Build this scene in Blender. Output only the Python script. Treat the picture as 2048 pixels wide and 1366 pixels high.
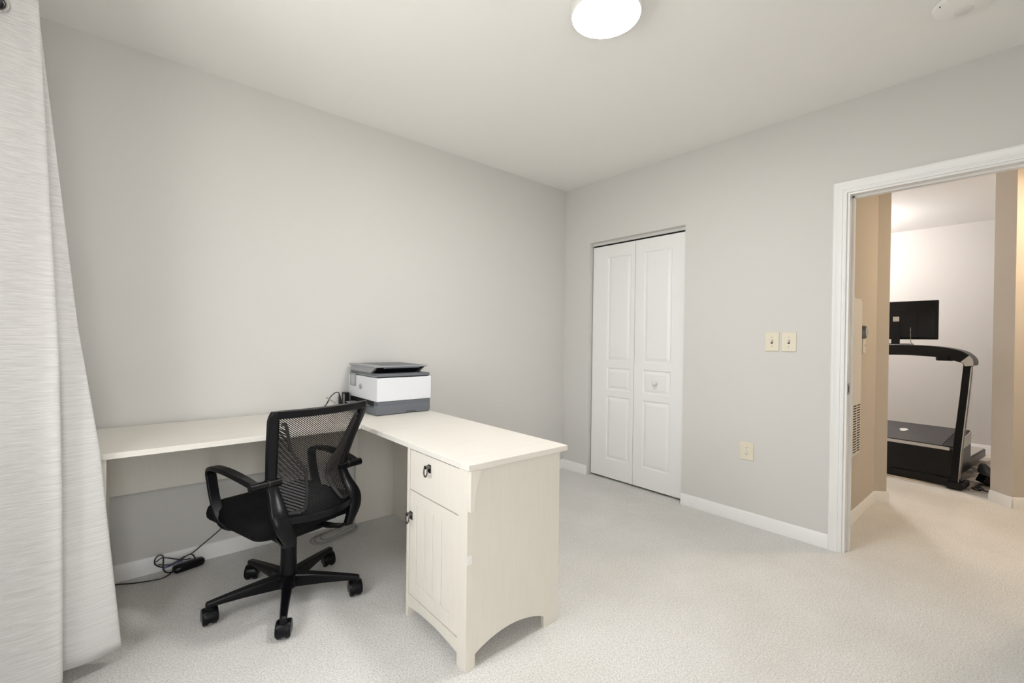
import bpy, bmesh, math, random
from mathutils import Vector, Matrix
random.seed(7)
S = bpy.context.scene
COL = S.collection
for o in list(bpy.data.objects):
    bpy.data.objects.remove(o)

# ------------------------------------------------------------------ camera
F_PX, YAW, PITCH, ROLL = 897.8, 0.8612, -0.0047, 0.0139
CAM = Vector((-3.1804, -2.9306, 1.22))
fw = Vector((math.cos(YAW)*math.cos(PITCH), math.sin(YAW)*math.cos(PITCH), math.sin(PITCH)))
r0 = Vector((math.sin(YAW), -math.cos(YAW), 0)); u0 = r0.cross(fw)
cr = math.cos(ROLL)*r0 + math.sin(ROLL)*u0; cu = -math.sin(ROLL)*r0 + math.cos(ROLL)*u0
cam = bpy.data.cameras.new('camera'); cam.sensor_width = 36; cam.lens = F_PX/2048*36
cam.clip_start = 0.02
co = bpy.data.objects.new('camera', cam); COL.objects.link(co)
M = Matrix((cr, cu, -fw)).transposed().to_4x4(); M.translation = CAM
co.matrix_world = M
S.camera = co

# ------------------------------------------------------------------ light
EXPOSURE = 0.0
SKY = 13.0
LAMP = 110.0
HALL = 205.0
FAR = 88.0
S.view_settings.view_transform = 'Standard'; S.view_settings.look = 'None'
S.view_settings.gamma = 1; S.view_settings.use_curve_mapping = False
S.view_settings.exposure = EXPOSURE
W = bpy.data.worlds.new('overcast_sky'); S.world = W; W.use_nodes = True
bg = W.node_tree.nodes['Background']
bg.inputs[1].default_value = SKY
wt = W.node_tree; wg = wt.nodes.new('ShaderNodeNewGeometry'); wx = wt.nodes.new('ShaderNodeSeparateXYZ'); wr = wt.nodes.new('ShaderNodeValToRGB')
wt.links.new(wg.outputs['Incoming'], wx.inputs[0]); wm = wt.nodes.new('ShaderNodeMath'); wm.operation = 'MULTIPLY_ADD'; wm.inputs[1].default_value = -.5; wm.inputs[2].default_value = .5
wt.links.new(wx.outputs['Z'], wm.inputs[0]); wt.links.new(wm.outputs[0], wr.inputs['Fac'])
wr.color_ramp.elements[0].position = .49; wr.color_ramp.elements[0].color = (.95, .93, .88, 1)      # ground beyond the window
wr.color_ramp.elements[1].position = .51; wr.color_ramp.elements[1].color = (.97, .985, 1, 1)       # overcast sky
wt.links.new(wr.outputs[0], bg.inputs[0])
# window opening (wall at X = -3.62): the sky is sampled through this portal
WIN_Y0, WIN_Y1, WIN_Z0, WIN_Z1 = -1.78, -1.00, 0.80, 2.12
WFX0, WFX1, WFZ0, WFZ1 = -3.56, -3.02, .45, 2.15      # unseen second window, added behind the camera to brighten the room
def portal(w, h, m):
    al = bpy.data.lights.new('window_portal', 'AREA'); al.shape = 'RECTANGLE'; al.size = w; al.size_y = h
    al.cycles.is_portal = True
    ao = bpy.data.objects.new('window_portal', al); COL.objects.link(ao); ao.matrix_world = m
portal(WIN_Y1-WIN_Y0, WIN_Z1-WIN_Z0, Matrix.Translation((-3.76, (WIN_Y0+WIN_Y1)/2, (WIN_Z0+WIN_Z1)/2)) @ Matrix(((0,0,-1),(1,0,0),(0,-1,0))).to_4x4())
portal(WFX1-WFX0, WFZ1-WFZ0, Matrix.Translation(((WFX0+WFX1)/2, -3.59, (WFZ0+WFZ1)/2)) @ Matrix(((1,0,0),(0,0,-1),(0,1,0))).to_4x4())

# ------------------------------------------------------------------ materials
def nmat(name):
    m = bpy.data.materials.new(name); m.use_nodes = True
    nt = m.node_tree
    return m, nt, nt.nodes['Principled BSDF']
def flat(name, c, rough=0.6, metal=0.0, spec=0.5, var=0.0, scale=6.0, bump=0.0, bscale=200.0, stretch=None, emit=0):
    m, nt, p = nmat(name)
    p.inputs['Base Color'].default_value = (*c, 1); p.inputs['Roughness'].default_value = rough
    p.inputs['Metallic'].default_value = metal; p.inputs['Specular IOR Level'].default_value = spec
    if emit:
        p.inputs['Emission Color'].default_value = (*c, 1); p.inputs['Emission Strength'].default_value = emit
    tc = nt.nodes.new('ShaderNodeTexCoord'); mp = nt.nodes.new('ShaderNodeMapping')
    nt.links.new(tc.outputs['Object'], mp.inputs['Vector'])
    if stretch: mp.inputs['Scale'].default_value = stretch
    if var:
        n = nt.nodes.new('ShaderNodeTexNoise'); n.inputs['Scale'].default_value = scale; n.inputs['Detail'].default_value = 5
        nt.links.new(mp.outputs[0], n.inputs['Vector'])
        r = nt.nodes.new('ShaderNodeValToRGB')
        r.color_ramp.elements[0].position = .3; r.color_ramp.elements[1].position = .7
        r.color_ramp.elements[0].color = (*[x*(1-var) for x in c], 1); r.color_ramp.elements[1].color = (*[min(1, x*(1+var)) for x in c], 1)
        nt.links.new(n.outputs['Fac'], r.inputs['Fac']); nt.links.new(r.outputs[0], p.inputs['Base Color'])
    if bump:
        n = nt.nodes.new('ShaderNodeTexNoise'); n.inputs['Scale'].default_value = bscale; n.inputs['Detail'].default_value = 3
        nt.links.new(mp.outputs[0], n.inputs['Vector'])
        b = nt.nodes.new('ShaderNodeBump'); b.inputs['Strength'].default_value = bump; b.inputs['Distance'].default_value = .002
        nt.links.new(n.outputs['Fac'], b.inputs['Height']); nt.links.new(b.outputs[0], p.inputs['Normal'])
    return m
MT = {}
MT['wall'] = flat('wall_paint', (.69, .678, .653), .85, spec=.25, bump=.08, bscale=160)
MT['ceil'] = flat('ceiling_paint', (.90, .888, .862), .9, spec=.2, bump=.08, bscale=120)
MT['trim'] = flat('trim_paint', (.88, .88, .87), .38)
MT['door'] = flat('door_paint', (.88, .88, .875), .42, bump=.04, bscale=60, stretch=(8, 8, .6))
MT['desk'] = flat('antique_white_laminate', (.745, .708, .635), .5, var=.018, scale=5, stretch=(20, 20, 1.2), bump=.05, bscale=30)
MT['desktop'] = flat('antique_white_top', (.755, .725, .665), .42, var=.03, scale=4, stretch=(1.5, 22, 22), bump=.04, bscale=30)
MT['black'] = flat('black_plastic', (.0035, .0035, .0048), .30, spec=.22, bump=.02, bscale=400)
MT['blackdark'] = flat('black_gloss_plastic', (.003, .003, .0035), .32, spec=.3)
MT['fabric'] = flat('black_mesh_fabric', (.0045, .0045, .0055), .75, spec=.12, var=.5, scale=350, bump=.6, bscale=420)
MT['wire'] = flat('black_mesh_thread', (.006, .006, .007), .6, spec=.3)
MT['rubber'] = flat('black_rubber', (.004, .004, .0045), .55, spec=.3)
MT['lumbar'] = flat('charcoal_plastic', (.020, .018, .018), .45, spec=.4)
MT['chrome'] = flat('polished_nickel', (.55, .54, .52), .22, metal=1)
MT['pewter'] = flat('dark_pewter', (.16, .155, .15), .3, metal=1)
MT['pwhite'] = flat('printer_white', (.75, .765, .80), .4)
MT['pgrey'] = flat('printer_slate_grey', (.135, .145, .165), .45)
MT['pgrey2'] = flat('printer_mid_grey', (.33, .335, .35), .4)
MT['pdark'] = flat('printer_black', (.004, .004, .005), .5, spec=.3)
MT['screen'] = flat('printer_screen', (.50, .51, .53), .15)
MT['almond'] = flat('almond_plastic', (.79, .73, .59), .35)
MT['almonddark'] = flat('socket_slot', (.03, .025, .02), .6)
MT['ivory'] = flat('ivory_plastic', (.83, .79, .68), .35)
MT['white'] = flat('white_plastic', (.82, .82, .80), .4)
MT['panelw'] = flat('panel_enamel', (.78, .75, .69), .4)
MT['slot'] = flat('vent_slot_dark', (.05, .045, .04), .8)
MT['dark'] = flat('closet_shade', (.02, .02, .02), .9)  # near-black colour stands in for the shade inside the closet
MT['nickel'] = flat('brushed_nickel', (.45, .43, .40), .35, metal=1)
MT['cable'] = flat('black_cable', (.005, .005, .006), .45)
MT['cableg'] = flat('grey_cable', (.36, .35, .33), .5)
MT['blue'] = flat('blue_tie', (.05, .07, .25), .5)
MT['hallwall'] = flat('hall_paint', (.575, .525, .46), .85, spec=.2, bump=.06, bscale=160)
MT['farwall'] = flat('study_paint', (.62, .60, .575), .85, spec=.2)
MT['treadtop'] = flat('treadmill_brown_black', (.010, .0065, .007), .45, var=.4, scale=12)
MT['silver'] = flat('silver_trim', (.62, .60, .57), .35, metal=.6)
MT['label'] = flat('label_paper', (.8, .78, .74), .6)
MT['labelgrey'] = flat('label_print', (.42, .41, .39), .6)
MT['sensor'] = flat('detector_vent', (.74, .73, .70), .6)
MT['lamp'] = flat('lamp_diffuser', (1, .995, .975), .5, emit=LAMP)
MT['fillhall'] = flat('hall_fill_glow', (1, .80, .57), .5, emit=HALL)  # glow of the light added out of view in the hall
MT['fillfar'] = flat('study_fill_glow', (1, .95, .93), .5, emit=FAR)  # glow of the light added out of view in the study
MT['glass'] = None
m, nt, p = nmat('window_glass'); p.inputs['Transmission Weight'].default_value = 1; p.inputs['Roughness'].default_value = 0; p.inputs['IOR'].default_value = 1.0; MT['glass'] = m

def carpet(name, c, strength=1.0):
    m, nt, p = nmat(name)
    p.inputs['Roughness'].default_value = .95; p.inputs['Specular IOR Level'].default_value = .1
    tc = nt.nodes.new('ShaderNodeTexCoord')
    def noise(scale, detail=2, rough=.5):
        n = nt.nodes.new('ShaderNodeTexNoise'); n.inputs['Scale'].default_value = scale; n.inputs['Detail'].default_value = detail; n.inputs['Roughness'].default_value = rough
        nt.links.new(tc.outputs['Object'], n.inputs['Vector']); return n
    fine = noise(150, 3, .75); mid = noise(14, 3); big = noise(1.6, 4, .6)
    r1 = nt.nodes.new('ShaderNodeValToRGB'); r1.color_ramp.elements[0].position = .32; r1.color_ramp.elements[1].position = .60
    r1.color_ramp.elements[0].color = (c[0]*.75, c[1]*.73, c[2]*.70, 1); r1.color_ramp.elements[1].color = (*[min(1, x*1.08) for x in c], 1)
    nt.links.new(fine.outputs['Fac'], r1.inputs['Fac'])
    r2 = nt.nodes.new('ShaderNodeValToRGB'); r2.color_ramp.elements[0].position = .35; r2.color_ramp.elements[1].position = .62
    r2.color_ramp.elements[0].color = (.925, .92, .905, 1); r2.color_ramp.elements[1].color = (1, 1, 1, 1)
    nt.links.new(big.outputs['Fac'], r2.inputs['Fac'])
    mx = nt.nodes.new('ShaderNodeMix'); mx.data_type = 'RGBA'; mx.blend_type = 'MULTIPLY'; mx.inputs[0].default_value = 1
    nt.links.new(r1.outputs[0], mx.inputs[6]); nt.links.new(r2.outputs[0], mx.inputs[7])
    nt.links.new(mx.outputs[2], p.inputs['Base Color'])
    ad = nt.nodes.new('ShaderNodeMath'); ad.operation = 'ADD'
    nt.links.new(fine.outputs['Fac'], ad.inputs[0]); nt.links.new(mid.outputs['Fac'], ad.inputs[1])
    b = nt.nodes.new('ShaderNodeBump'); b.inputs['Strength'].default_value = .8*strength; b.inputs['Distance'].default_value = .012
    nt.links.new(ad.outputs[0], b.inputs['Height']); nt.links.new(b.outputs[0], p.inputs['Normal'])
    return m
MT['carpet'] = carpet('cut_pile_carpet', (.92, .912, .897))

def curtain_mat():
    m, nt, p = nmat('heathered_grey_curtain')
    p.inputs['Roughness'].default_value = .7; p.inputs['Specular IOR Level'].default_value = .3
    tc = nt.nodes.new('ShaderNodeUVMap'); mp = nt.nodes.new('ShaderNodeMapping'); mp.inputs['Scale'].default_value = (22, 420, 1)
    nt.links.new(tc.outputs[0], mp.inputs['Vector'])
    n = nt.nodes.new('ShaderNodeTexNoise'); n.inputs['Scale'].default_value = 1; n.inputs['Detail'].default_value = 5; n.inputs['Roughness'].default_value = .65; n.inputs['Distortion'].default_value = .6
    nt.links.new(mp.outputs[0], n.inputs['Vector'])
    r = nt.nodes.new('ShaderNodeValToRGB'); r.color_ramp.elements[0].position = .36; r.color_ramp.elements[1].position = .60
    r.color_ramp.elements[0].color = (.70, .69, .675, 1); r.color_ramp.elements[1].color = (.89, .88, .87, 1)
    nt.links.new(n.outputs['Fac'], r.inputs['Fac']); nt.links.new(r.outputs[0], p.inputs['Base Color'])
    t = nt.nodes.new('ShaderNodeBsdfTranslucent'); nt.links.new(r.outputs[0], t.inputs['Color'])
    ms = nt.nodes.new('ShaderNodeMixShader'); ms.inputs[0].default_value = .25
    nt.links.new(p.outputs[0], ms.inputs[1]); nt.links.new(t.outputs[0], ms.inputs[2])
    nt.links.new(ms.outputs[0], nt.nodes['Material Output'].inputs[0])
    b = nt.nodes.new('ShaderNodeBump'); b.inputs['Strength'].default_value = .25; b.inputs['Distance'].default_value = .002
    nt.links.new(n.outputs['Fac'], b.inputs['Height']); nt.links.new(b.outputs[0], p.inputs['Normal'])
    return m
MT['curtain'] = curtain_mat()

def rug_mat():
    m, nt, p = nmat('patterned_rug'); p.inputs['Roughness'].default_value = .9
    tc = nt.nodes.new('ShaderNodeTexCoord'); v = nt.nodes.new('ShaderNodeTexVoronoi'); v.inputs['Scale'].default_value = 4.5
    nt.links.new(tc.outputs['Object'], v.inputs['Vector'])
    r = nt.nodes.new('ShaderNodeValToRGB'); r.color_ramp.interpolation = 'CONSTANT'
    r.color_ramp.elements[0].color = (.72, .66, .58, 1); r.color_ramp.elements[1].position = .42; r.color_ramp.elements[1].color = (.27, .245, .22, 1)
    e = r.color_ramp.elements.new(.56); e.color = (.50, .44, .37, 1)
    nt.links.new(v.outputs['Distance'], r.inputs['Fac']); nt.links.new(r.outputs[0], p.inputs['Base Color'])
    return m
MT['rug'] = rug_mat()
MT['vinyl'] = flat('light_plank_floor', (.60, .53, .45), .5, var=.12, scale=3, stretch=(12, 2, 1))

# ------------------------------------------------------------------ helpers
def box(bm, x0, x1, y0, y1, z0, z1):
    v = [bm.verts.new((x, y, z)) for x in (x0, x1) for y in (y0, y1) for z in (z0, z1)]
    for f in ((0,1,3,2),(4,6,7,5),(0,4,5,1),(2,3,7,6),(0,2,6,4),(1,5,7,3)): bm.faces.new([v[i] for i in f])
def prism(bm, pts, axis, a0, a1):
    """polygon pts (2-D, in the two other axes in order) extruded along axis from a0 to a1"""
    def P(q, a):
        l = list(q); l.insert(axis, a); return l
    A = [bm.verts.new(P(q, a0)) for q in pts]; B = [bm.verts.new(P(q, a1)) for q in pts]
    n = len(pts)
    bm.faces.new(A); bm.faces.new(B[::-1])
    for i in range(n): bm.faces.new((A[i], B[i], B[(i+1)%n], A[(i+1)%n]))
def loft(bm, rings, cap=True, closed=True):
    R = [[bm.verts.new(q) for q in r] for r in rings]
    n = len(R[0])
    for a, b in zip(R, R[1:]):
        for i in range(n if closed else n-1): bm.faces.new((a[i], a[(i+1)%n], b[(i+1)%n], b[i]))
    if cap and closed: bm.faces.new(R[0][::-1]); bm.faces.new(R[-1])
def frame_at(d, up):
    d = d.normalized(); s = d.cross(up)
    if s.length < 1e-4: s = d.cross(Vector((1, .01, 0)))
    s.normalize(); return s, s.cross(d).normalized()
def tube(bm, pts, r, n=8, cap=True):
    pts = [Vector(q) for q in pts]; rings = []
    up = Vector((0.013, 0.021, 1))
    for i, q in enumerate(pts):
        d = (pts[min(i+1, len(pts)-1)] - pts[max(i-1, 0)])
        s, t = frame_at(d, up)
        rr = r[i] if isinstance(r, (list, tuple)) else r
        rings.append([q + rr*(math.cos(2*math.pi*k/n)*s + math.sin(2*math.pi*k/n)*t) for k in range(n)])
    loft(bm, rings, cap)
def ribbon(bm, pts, side, w, t):
    """rectangular bar along pts; side = fixed width direction; w, t lists or numbers"""
    pts = [Vector(q) for q in pts]; side = Vector(side).normalized(); rings = []
    for i, q in enumerate(pts):
        d = (pts[min(i+1, len(pts)-1)] - pts[max(i-1, 0)]).normalized()
        nrm = side.cross(d).normalized()
        ww = (w[i] if isinstance(w, (list, tuple)) else w)/2; tt = (t[i] if isinstance(t, (list, tuple)) else t)/2
        rings.append([q + side*ww + nrm*tt, q - side*ww + nrm*tt, q - side*ww - nrm*tt, q + side*ww - nrm*tt])
    loft(bm, rings)
def lathe(bm, prof, n=24, M=None):
    rings = [[Vector((r*math.cos(2*math.pi*k/n), r*math.sin(2*math.pi*k/n), z)) for k in range(n)] for r, z in prof]
    if M is not None: rings = [[M @ q for q in R] for R in rings]
    loft(bm, rings)
def catmull(pts, k=8):
    P = [Vector(q) for q in pts]; P = [2*P[0]-P[1]] + P + [2*P[-1]-P[-2]]; out = []
    for i in range(1, len(P)-2):
        a, b, c, d = P[i-1:i+3]
        for j in range(k):
            t = j/k
            out.append(.5*((2*b) + (c-a)*t + (2*a-5*b+4*c-d)*t*t + (3*b-a-3*c+d)*t**3))
    out.append(P[-2]); return out
BASE = {}
def obj(name, bm, mat, parent=None, bevel=0, smooth=False, seg=2):
    bmesh.ops.recalc_face_normals(bm, faces=bm.faces)
    base = None
    if parent is not None:
        base = BASE.get(parent.name)
        if base: bmesh.ops.translate(bm, verts=bm.verts, vec=-Vector(base))
    me = bpy.data.meshes.new(name); bm.to_mesh(me); bm.free()
    me.materials.append(MT[mat] if isinstance(mat, str) else mat)
    o = bpy.data.objects.new(name, me); COL.objects.link(o)
    if parent is not None:
        o.parent = parent
        if base: BASE[o.name] = base
    if smooth or bevel:
        for pl in me.polygons: pl.use_smooth = True
    if bevel:
        b = o.modifiers.new('bevel', 'BEVEL'); b.width = bevel; b.segments = seg; b.limit_method = 'ANGLE'; b.angle_limit = math.radians(40)
        b.harden_normals = True
    elif smooth:
        e = o.modifiers.new('edges', 'EDGE_SPLIT'); e.split_angle = math.radians(40)
    return o
def thing(name, label, cat, loc, rotz=0, group=None, world=True):
    o = bpy.data.objects.new(name, None); COL.objects.link(o); o.empty_display_size = .1
    o.location = loc; o.rotation_euler = (0, 0, rotz); o['label'] = label; o['category'] = cat
    if group: o['group'] = group
    if world: BASE[o.name] = tuple(loc)       # parts are modelled in room coordinates
    return o
def tag(o, label, cat, group=None):
    o['label'] = label; o['category'] = cat
    if group: o['group'] = group
    return o
def struct(o, label=None):
    o['kind'] = 'structure'
    if label: o['label'] = label
    return o
def B(): return bmesh.new()
def boxes(name, mat, bs, parent=None, bevel=0):
    bm = B()
    for b in bs: box(bm, *b)
    return obj(name, bm, mat, parent, bevel)
def text_mesh(s, size, depth, shear=0):
    cu = bpy.data.curves.new('lettering', 'FONT'); cu.body = s; cu.size = size; cu.extrude = depth; cu.shear = shear
    cu.align_x = 'CENTER'; cu.align_y = 'CENTER'
    o = bpy.data.objects.new('lettering', cu); COL.objects.link(o)
    dg = bpy.context.evaluated_depsgraph_get(); dg.update()
    me = bpy.data.meshes.new_from_object(o.evaluated_get(dg))
    bm = B(); bm.from_mesh(me)
    bpy.data.objects.remove(o); bpy.data.curves.remove(cu); bpy.data.meshes.remove(me)
    return bm

# ------------------------------------------------------------------ room shell
H = 2.64; XW = -3.62; YF = -3.45; TH = .12
DY0, DY1, DZ = -3.03, -2.21, 2.10        # doorway in the right wall
CY0, CY1, CZ = -1.21, -.293, 2.10         # closet opening
struct(boxes('floor', 'carpet', [(XW-.1, 2.2, -4.6, .12, -.12, 0)]))
struct(boxes('ceiling', 'ceil', [(XW-.14, 4.4, -4.6, .14, H, H+.12)]))
struct(boxes('wall_back', 'wall', [(XW, .12, 0, TH, 0, H)]))
struct(boxes('wall_right', 'wall', [(0, .10, CY1, 0, 0, H), (0, .10, CY0, CY1, CZ, H), (0, .10, DY1, CY0, 0, H), (0, .10, DY0, DY1, DZ, H), (0, .10, YF, DY0, 0, H)]))
struct(boxes('wall_front', 'wall', [(XW, WFX0, YF-TH, YF, 0, H), (WFX1, .10, YF-TH, YF, 0, H), (WFX0, WFX1, YF-TH, YF, 0, WFZ0), (WFX0, WFX1, YF-TH, YF, WFZ1, H)]))
struct(boxes('wall_left', 'wall', [(XW-TH, XW, WIN_Y1, TH, 0, H), (XW-TH, XW, YF-TH, WIN_Y0, 0, H), (XW-TH, XW, WIN_Y0, WIN_Y1, 0, WIN_Z0), (XW-TH, XW, WIN_Y0, WIN_Y1, WIN_Z1, H)]))
struct(boxes('wall_closet', 'dark', [(.70, .74, CY0-.1, CY1+.1, 0, H), (.10, .74, CY1+.1, CY1+.14, 0, H), (.10, .74, CY0-.14, CY0-.1, 0, H)]))
# window in the left wall (behind the photographer's shoulder)
wn = bpy.data.objects.new('window_1', None); COL.objects.link(wn); wn.location = (XW-.08, (WIN_Y0+WIN_Y1)/2, WIN_Z0); BASE[wn.name] = tuple(wn.location); struct(wn)
my = (WIN_Y0+WIN_Y1)/2; mz = (WIN_Z0+WIN_Z1)/2
boxes('window_frame', 'trim', [(XW-.10, XW-.05, WIN_Y0, WIN_Y0+.05, WIN_Z0, WIN_Z1), (XW-.10, XW-.05, WIN_Y1-.05, WIN_Y1, WIN_Z0, WIN_Z1), (XW-.10, XW-.05, WIN_Y0+.05, WIN_Y1-.05, WIN_Z0, WIN_Z0+.05), (XW-.10, XW-.05, WIN_Y0+.05, WIN_Y1-.05, WIN_Z1-.05, WIN_Z1), (XW-.10, XW-.05, my-.03, my+.03, WIN_Z0+.05, WIN_Z1-.05), (XW-.10, XW-.06, WIN_Y0+.05, WIN_Y1-.05, mz-.02, mz+.02)], wn)
boxes('window_sill', 'trim', [(XW-.05, XW+.03, WIN_Y0-.03, WIN_Y1+.03, WIN_Z0-.025, WIN_Z0)], wn, .004)

wn = bpy.data.objects.new('window_added', None); COL.objects.link(wn); wn.location = ((WFX0+WFX1)/2, YF-.08, WFZ0); BASE[wn.name] = tuple(wn.location); struct(wn)  # window added out of view for the light it lets in
mx_ = (WFX0+WFX1)/2; mz = (WFZ0+WFZ1)/2
boxes('window_frame', 'trim', [(WFX0, WFX0+.05, YF-.10, YF-.05, WFZ0, WFZ1), (WFX1-.05, WFX1, YF-.10, YF-.05, WFZ0, WFZ1), (WFX0+.05, WFX1-.05, YF-.10, YF-.05, WFZ0, WFZ0+.05), (WFX0+.05, WFX1-.05, YF-.10, YF-.05, WFZ1-.05, WFZ1), (mx_-.03, mx_+.03, YF-.10, YF-.05, WFZ0+.05, WFZ1-.05), (WFX0+.05, WFX1-.05, YF-.10, YF-.06, mz-.02, mz+.02)], wn)
boxes('window_sill', 'trim', [(WFX0-.03, WFX1+.03, YF-.05, YF+.03, WFZ0-.025, WFZ0)], wn, .004)

def bb(name, p0, p1, nrm, h=.083, t=.013, mat='trim'):
    """moulded skirting from p0 to p1, nrm = 2-D direction into the room"""
    p0 = Vector((*p0, 0)); p1 = Vector((*p1, 0)); n = Vector((*nrm, 0)).normalized()
    prof = [(0, 0), (t, 0), (t, h*.66), (t*.80, h*.74), (t*.72, h*.86), (t*.45, h*.97), (t*.3, h), (0, h)]
    bm = B(); loft(bm, [[q + n*a + Vector((0, 0, z)) for a, z in prof] for q in (p0, p1)])
    return struct(obj(name, bm, mat, smooth=True))
bb('baseboard_back', (XW, 0), (-.0, 0), (0, -1))
bb('baseboard_right', (0, 0), (0, CY1), (-1, 0))
bb('baseboard_right', (0, CY0), (0, DY1+.066), (-1, 0))
bb('baseboard_left', (XW, 0), (XW, YF), (1, 0))
bb('baseboard_front', (XW, YF), (0, YF), (0, 1))

# door casing (mitred moulding) and jamb
def casing(name, y0, y1, zt, x, sgn, w=.066):
    prof = [(0, 0), (0, .010), (.004, .013), (.010, .013), (.013, .010), (.018, .010), (.021, .014), (.030, .015), (.050, .0175), (.054, .020), (.060, .020), (w, .014), (w, 0)]
    bm = B(); rings = []
    for (py, pz, oy, oz) in ((y1, 0, 1, 0), (y1, zt, 1, 1), (y0, zt, -1, 1), (y0, 0, -1, 0)):
        rings.append([(x + sgn*t, py + oy*d, pz + oz*d) for d, t in prof])
    loft(bm, rings)
    return struct(obj(name, bm, 'trim', smooth=True))
casing('trim_1', DY0+.006, DY1-.006+.006, DZ, 0, -1)
casing('trim_2', DY0, DY1, DZ, .10, 1)
jt = .012
jm = struct(boxes('trim_3', 'trim', [(0, .10, DY1-jt, DY1, 0, DZ), (0, .10, DY0, DY0+jt, 0, DZ), (0, .10, DY0+jt, DY1-jt, DZ-jt, DZ),
      (.052, .088, DY1-jt-.010, DY1-jt, 0, DZ-jt), (.052, .088, DY0+jt, DY0+jt+.010, 0, DZ-jt), (.052, .088, DY0+jt, DY1-jt, DZ-jt-.010, DZ-jt)]))
sp = thing('strike_plate', 'small nickel strike plate let into the white door jamb', 'strike plate', (.03, DY1-jt, .95))
boxes('plate', 'nickel', [(.010, .046, DY1-jt-.0025, DY1-jt, .925, .99)], sp, .001)
boxes('latch_hole', 'slot', [(.022, .036, DY1-jt-.0032, DY1-jt-.0024, .94, .975)], sp)

# ------------------------------------------------------------------ bifold closet door
dr = bpy.data.objects.new('door_1', None); COL.objects.link(dr); dr.location = (.045, (CY0+CY1)/2, 0); BASE[dr.name] = tuple(dr.location); struct(dr, 'white two-leaf bifold closet door with raised panels')
LX0, LX1 = .044, .076
def leaf(y0, y1, py0, py1):
    zz = [.018, .18, .735, .79, .985, 1.045, 1.955, 2.060]
    lf = boxes('leaf', 'door', [(LX0, LX1, y0, py0, zz[0], zz[7]), (LX0, LX1, py1, y1, zz[0], zz[7])] + [(LX0, LX1, py0, py1, zz[k], zz[k+1]) for k in (0, 2, 4, 6)], dr)
    for k in (1, 3, 5):
        bm = B(); a, b, z0, z1 = py0, py1, zz[k], zz[k+1]
        def rg(i, x): return [(x, a+i, z0+i), (x, b-i, z0+i), (x, b-i, z1-i), (x, a+i, z1-i)]
        loft(bm, [rg(0, LX1-.004), rg(0, LX0), rg(.004, LX0+.002), rg(.010, LX0+.008), rg(.014, LX0+.008), rg(.036, LX0+.0015), rg(.040, LX0+.001)])
        obj('panel', bm, 'door', lf)
    return lf
l1 = leaf(-.7455, -.304, -.708, -.466)
l2 = leaf(-1.203, -.7495, -1.082, -.832)
bm = B(); Mk = Matrix.Translation((LX0+.001, -.956, .888)) @ Matrix.Rotation(-math.pi/2, 4, 'Y')
lathe(bm, [(.001, 0), (.014, 0), (.014, .006), (.008, .009), (.008, .018), (.018, .024), (.021, .031), (.019, .038), (.010, .042), (.001, .043)], 20, Mk)
obj('knob', bm, 'white', l2, smooth=True)
boxes('track', 'wall', [(.040, .080, CY0+.001, CY1-.001, 2.074, 2.0995)], dr)
boxes('track_gap_shade', 'pdark', [(.055, .070, CY0+.002, CY1-.002, 2.058, 2.075)], dr)  # dark strip for the shade in the gap below the track

# ------------------------------------------------------------------ switches, socket, detector, lamp
def switch(name, label, y, z, x=0, face=-1, w=.083, h=.122):
    t = thing(name, label, 'light switch', (x, y, z), group='almond wall switches')
    boxes('cover_plate', 'almond', [(x-.006, x, y-w/2, y+w/2, z-h/2, z+h/2)], t, .003)
    bm = B(); prism(bm, [(x-.006, z-.004), (x-.018, z+.006), (x-.017, z+.011), (x-.006, z+.010)], 1, y-.0045, y+.0045); obj('toggle', bm, 'ivory', t, .0008)
    boxes('toggle_surround', 'almonddark', [(x-.0066, x-.0058, y-.0062, y+.0062, z-.013, z+.013)], t)
    for dz in (-.030, .030):
        bm = B(); lathe(bm, [(.0005, 0), (.0035, 0), (.003, .001), (.0005, .0012)], 10, Matrix.Translation((x-.0058, y, z+dz)) @ Matrix.Rotation(-math.pi/2, 4, 'Y')); obj('screw', bm, 'nickel', t)
    return t
switch('light_switch', 'almond toggle light switch nearer the closet door', -1.820, 1.228)
switch('light_switch', 'almond toggle light switch nearer the doorway casing', -1.918, 1.228)
t = thing('wall_outlet', 'almond double wall socket low on the wall beside the doorway', 'wall outlet', (0, -1.674, .49))
boxes('cover_plate', 'almond', [(-.006, 0, -1.674-.044, -1.674+.044, .49-.060, .49+.060)], t, .003)
for dz in (.021, -.021):
    bm = B(); yc, zc = -1.674, .49+dz
    prism(bm, [(yc+.0165*math.cos(a)*(1 if abs(math.cos(a)) > .3 else 1), zc+max(-.0135, min(.0135, .0165*math.sin(a)))) for a in [2*math.pi*k/20 for k in range(20)]], 0, -.0085, -.0055)
    r = obj('receptacle', bm, 'ivory', t, .0006)
    boxes('slot', 'almonddark', [(-.0090, -.0084, yc+.005, yc+.0072, zc+.0005, zc+.008)], r)
    boxes('slot', 'almonddark', [(-.0090, -.0084, yc-.0072, yc-.005, zc+.0005, zc+.008)], r)
    bm = B(); lathe(bm, [(.0002, 0), (.0028, 0), (.0028, .0006), (.0002, .0006)], 10, Matrix.Translation((-.0084, yc, zc-.006)) @ Matrix.Rotation(-math.pi/2, 4, 'Y')); obj('ground_hole', bm, 'almonddark', r)
bm = B(); lathe(bm, [(.0005, 0), (.003, 0), (.0026, .0012), (.0005, .0014)], 10, Matrix.Translation((-.0058, -1.674, .49)) @ Matrix.Rotation(-math.pi/2, 4, 'Y')); obj('screw', bm, 'nickel', t)

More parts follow.
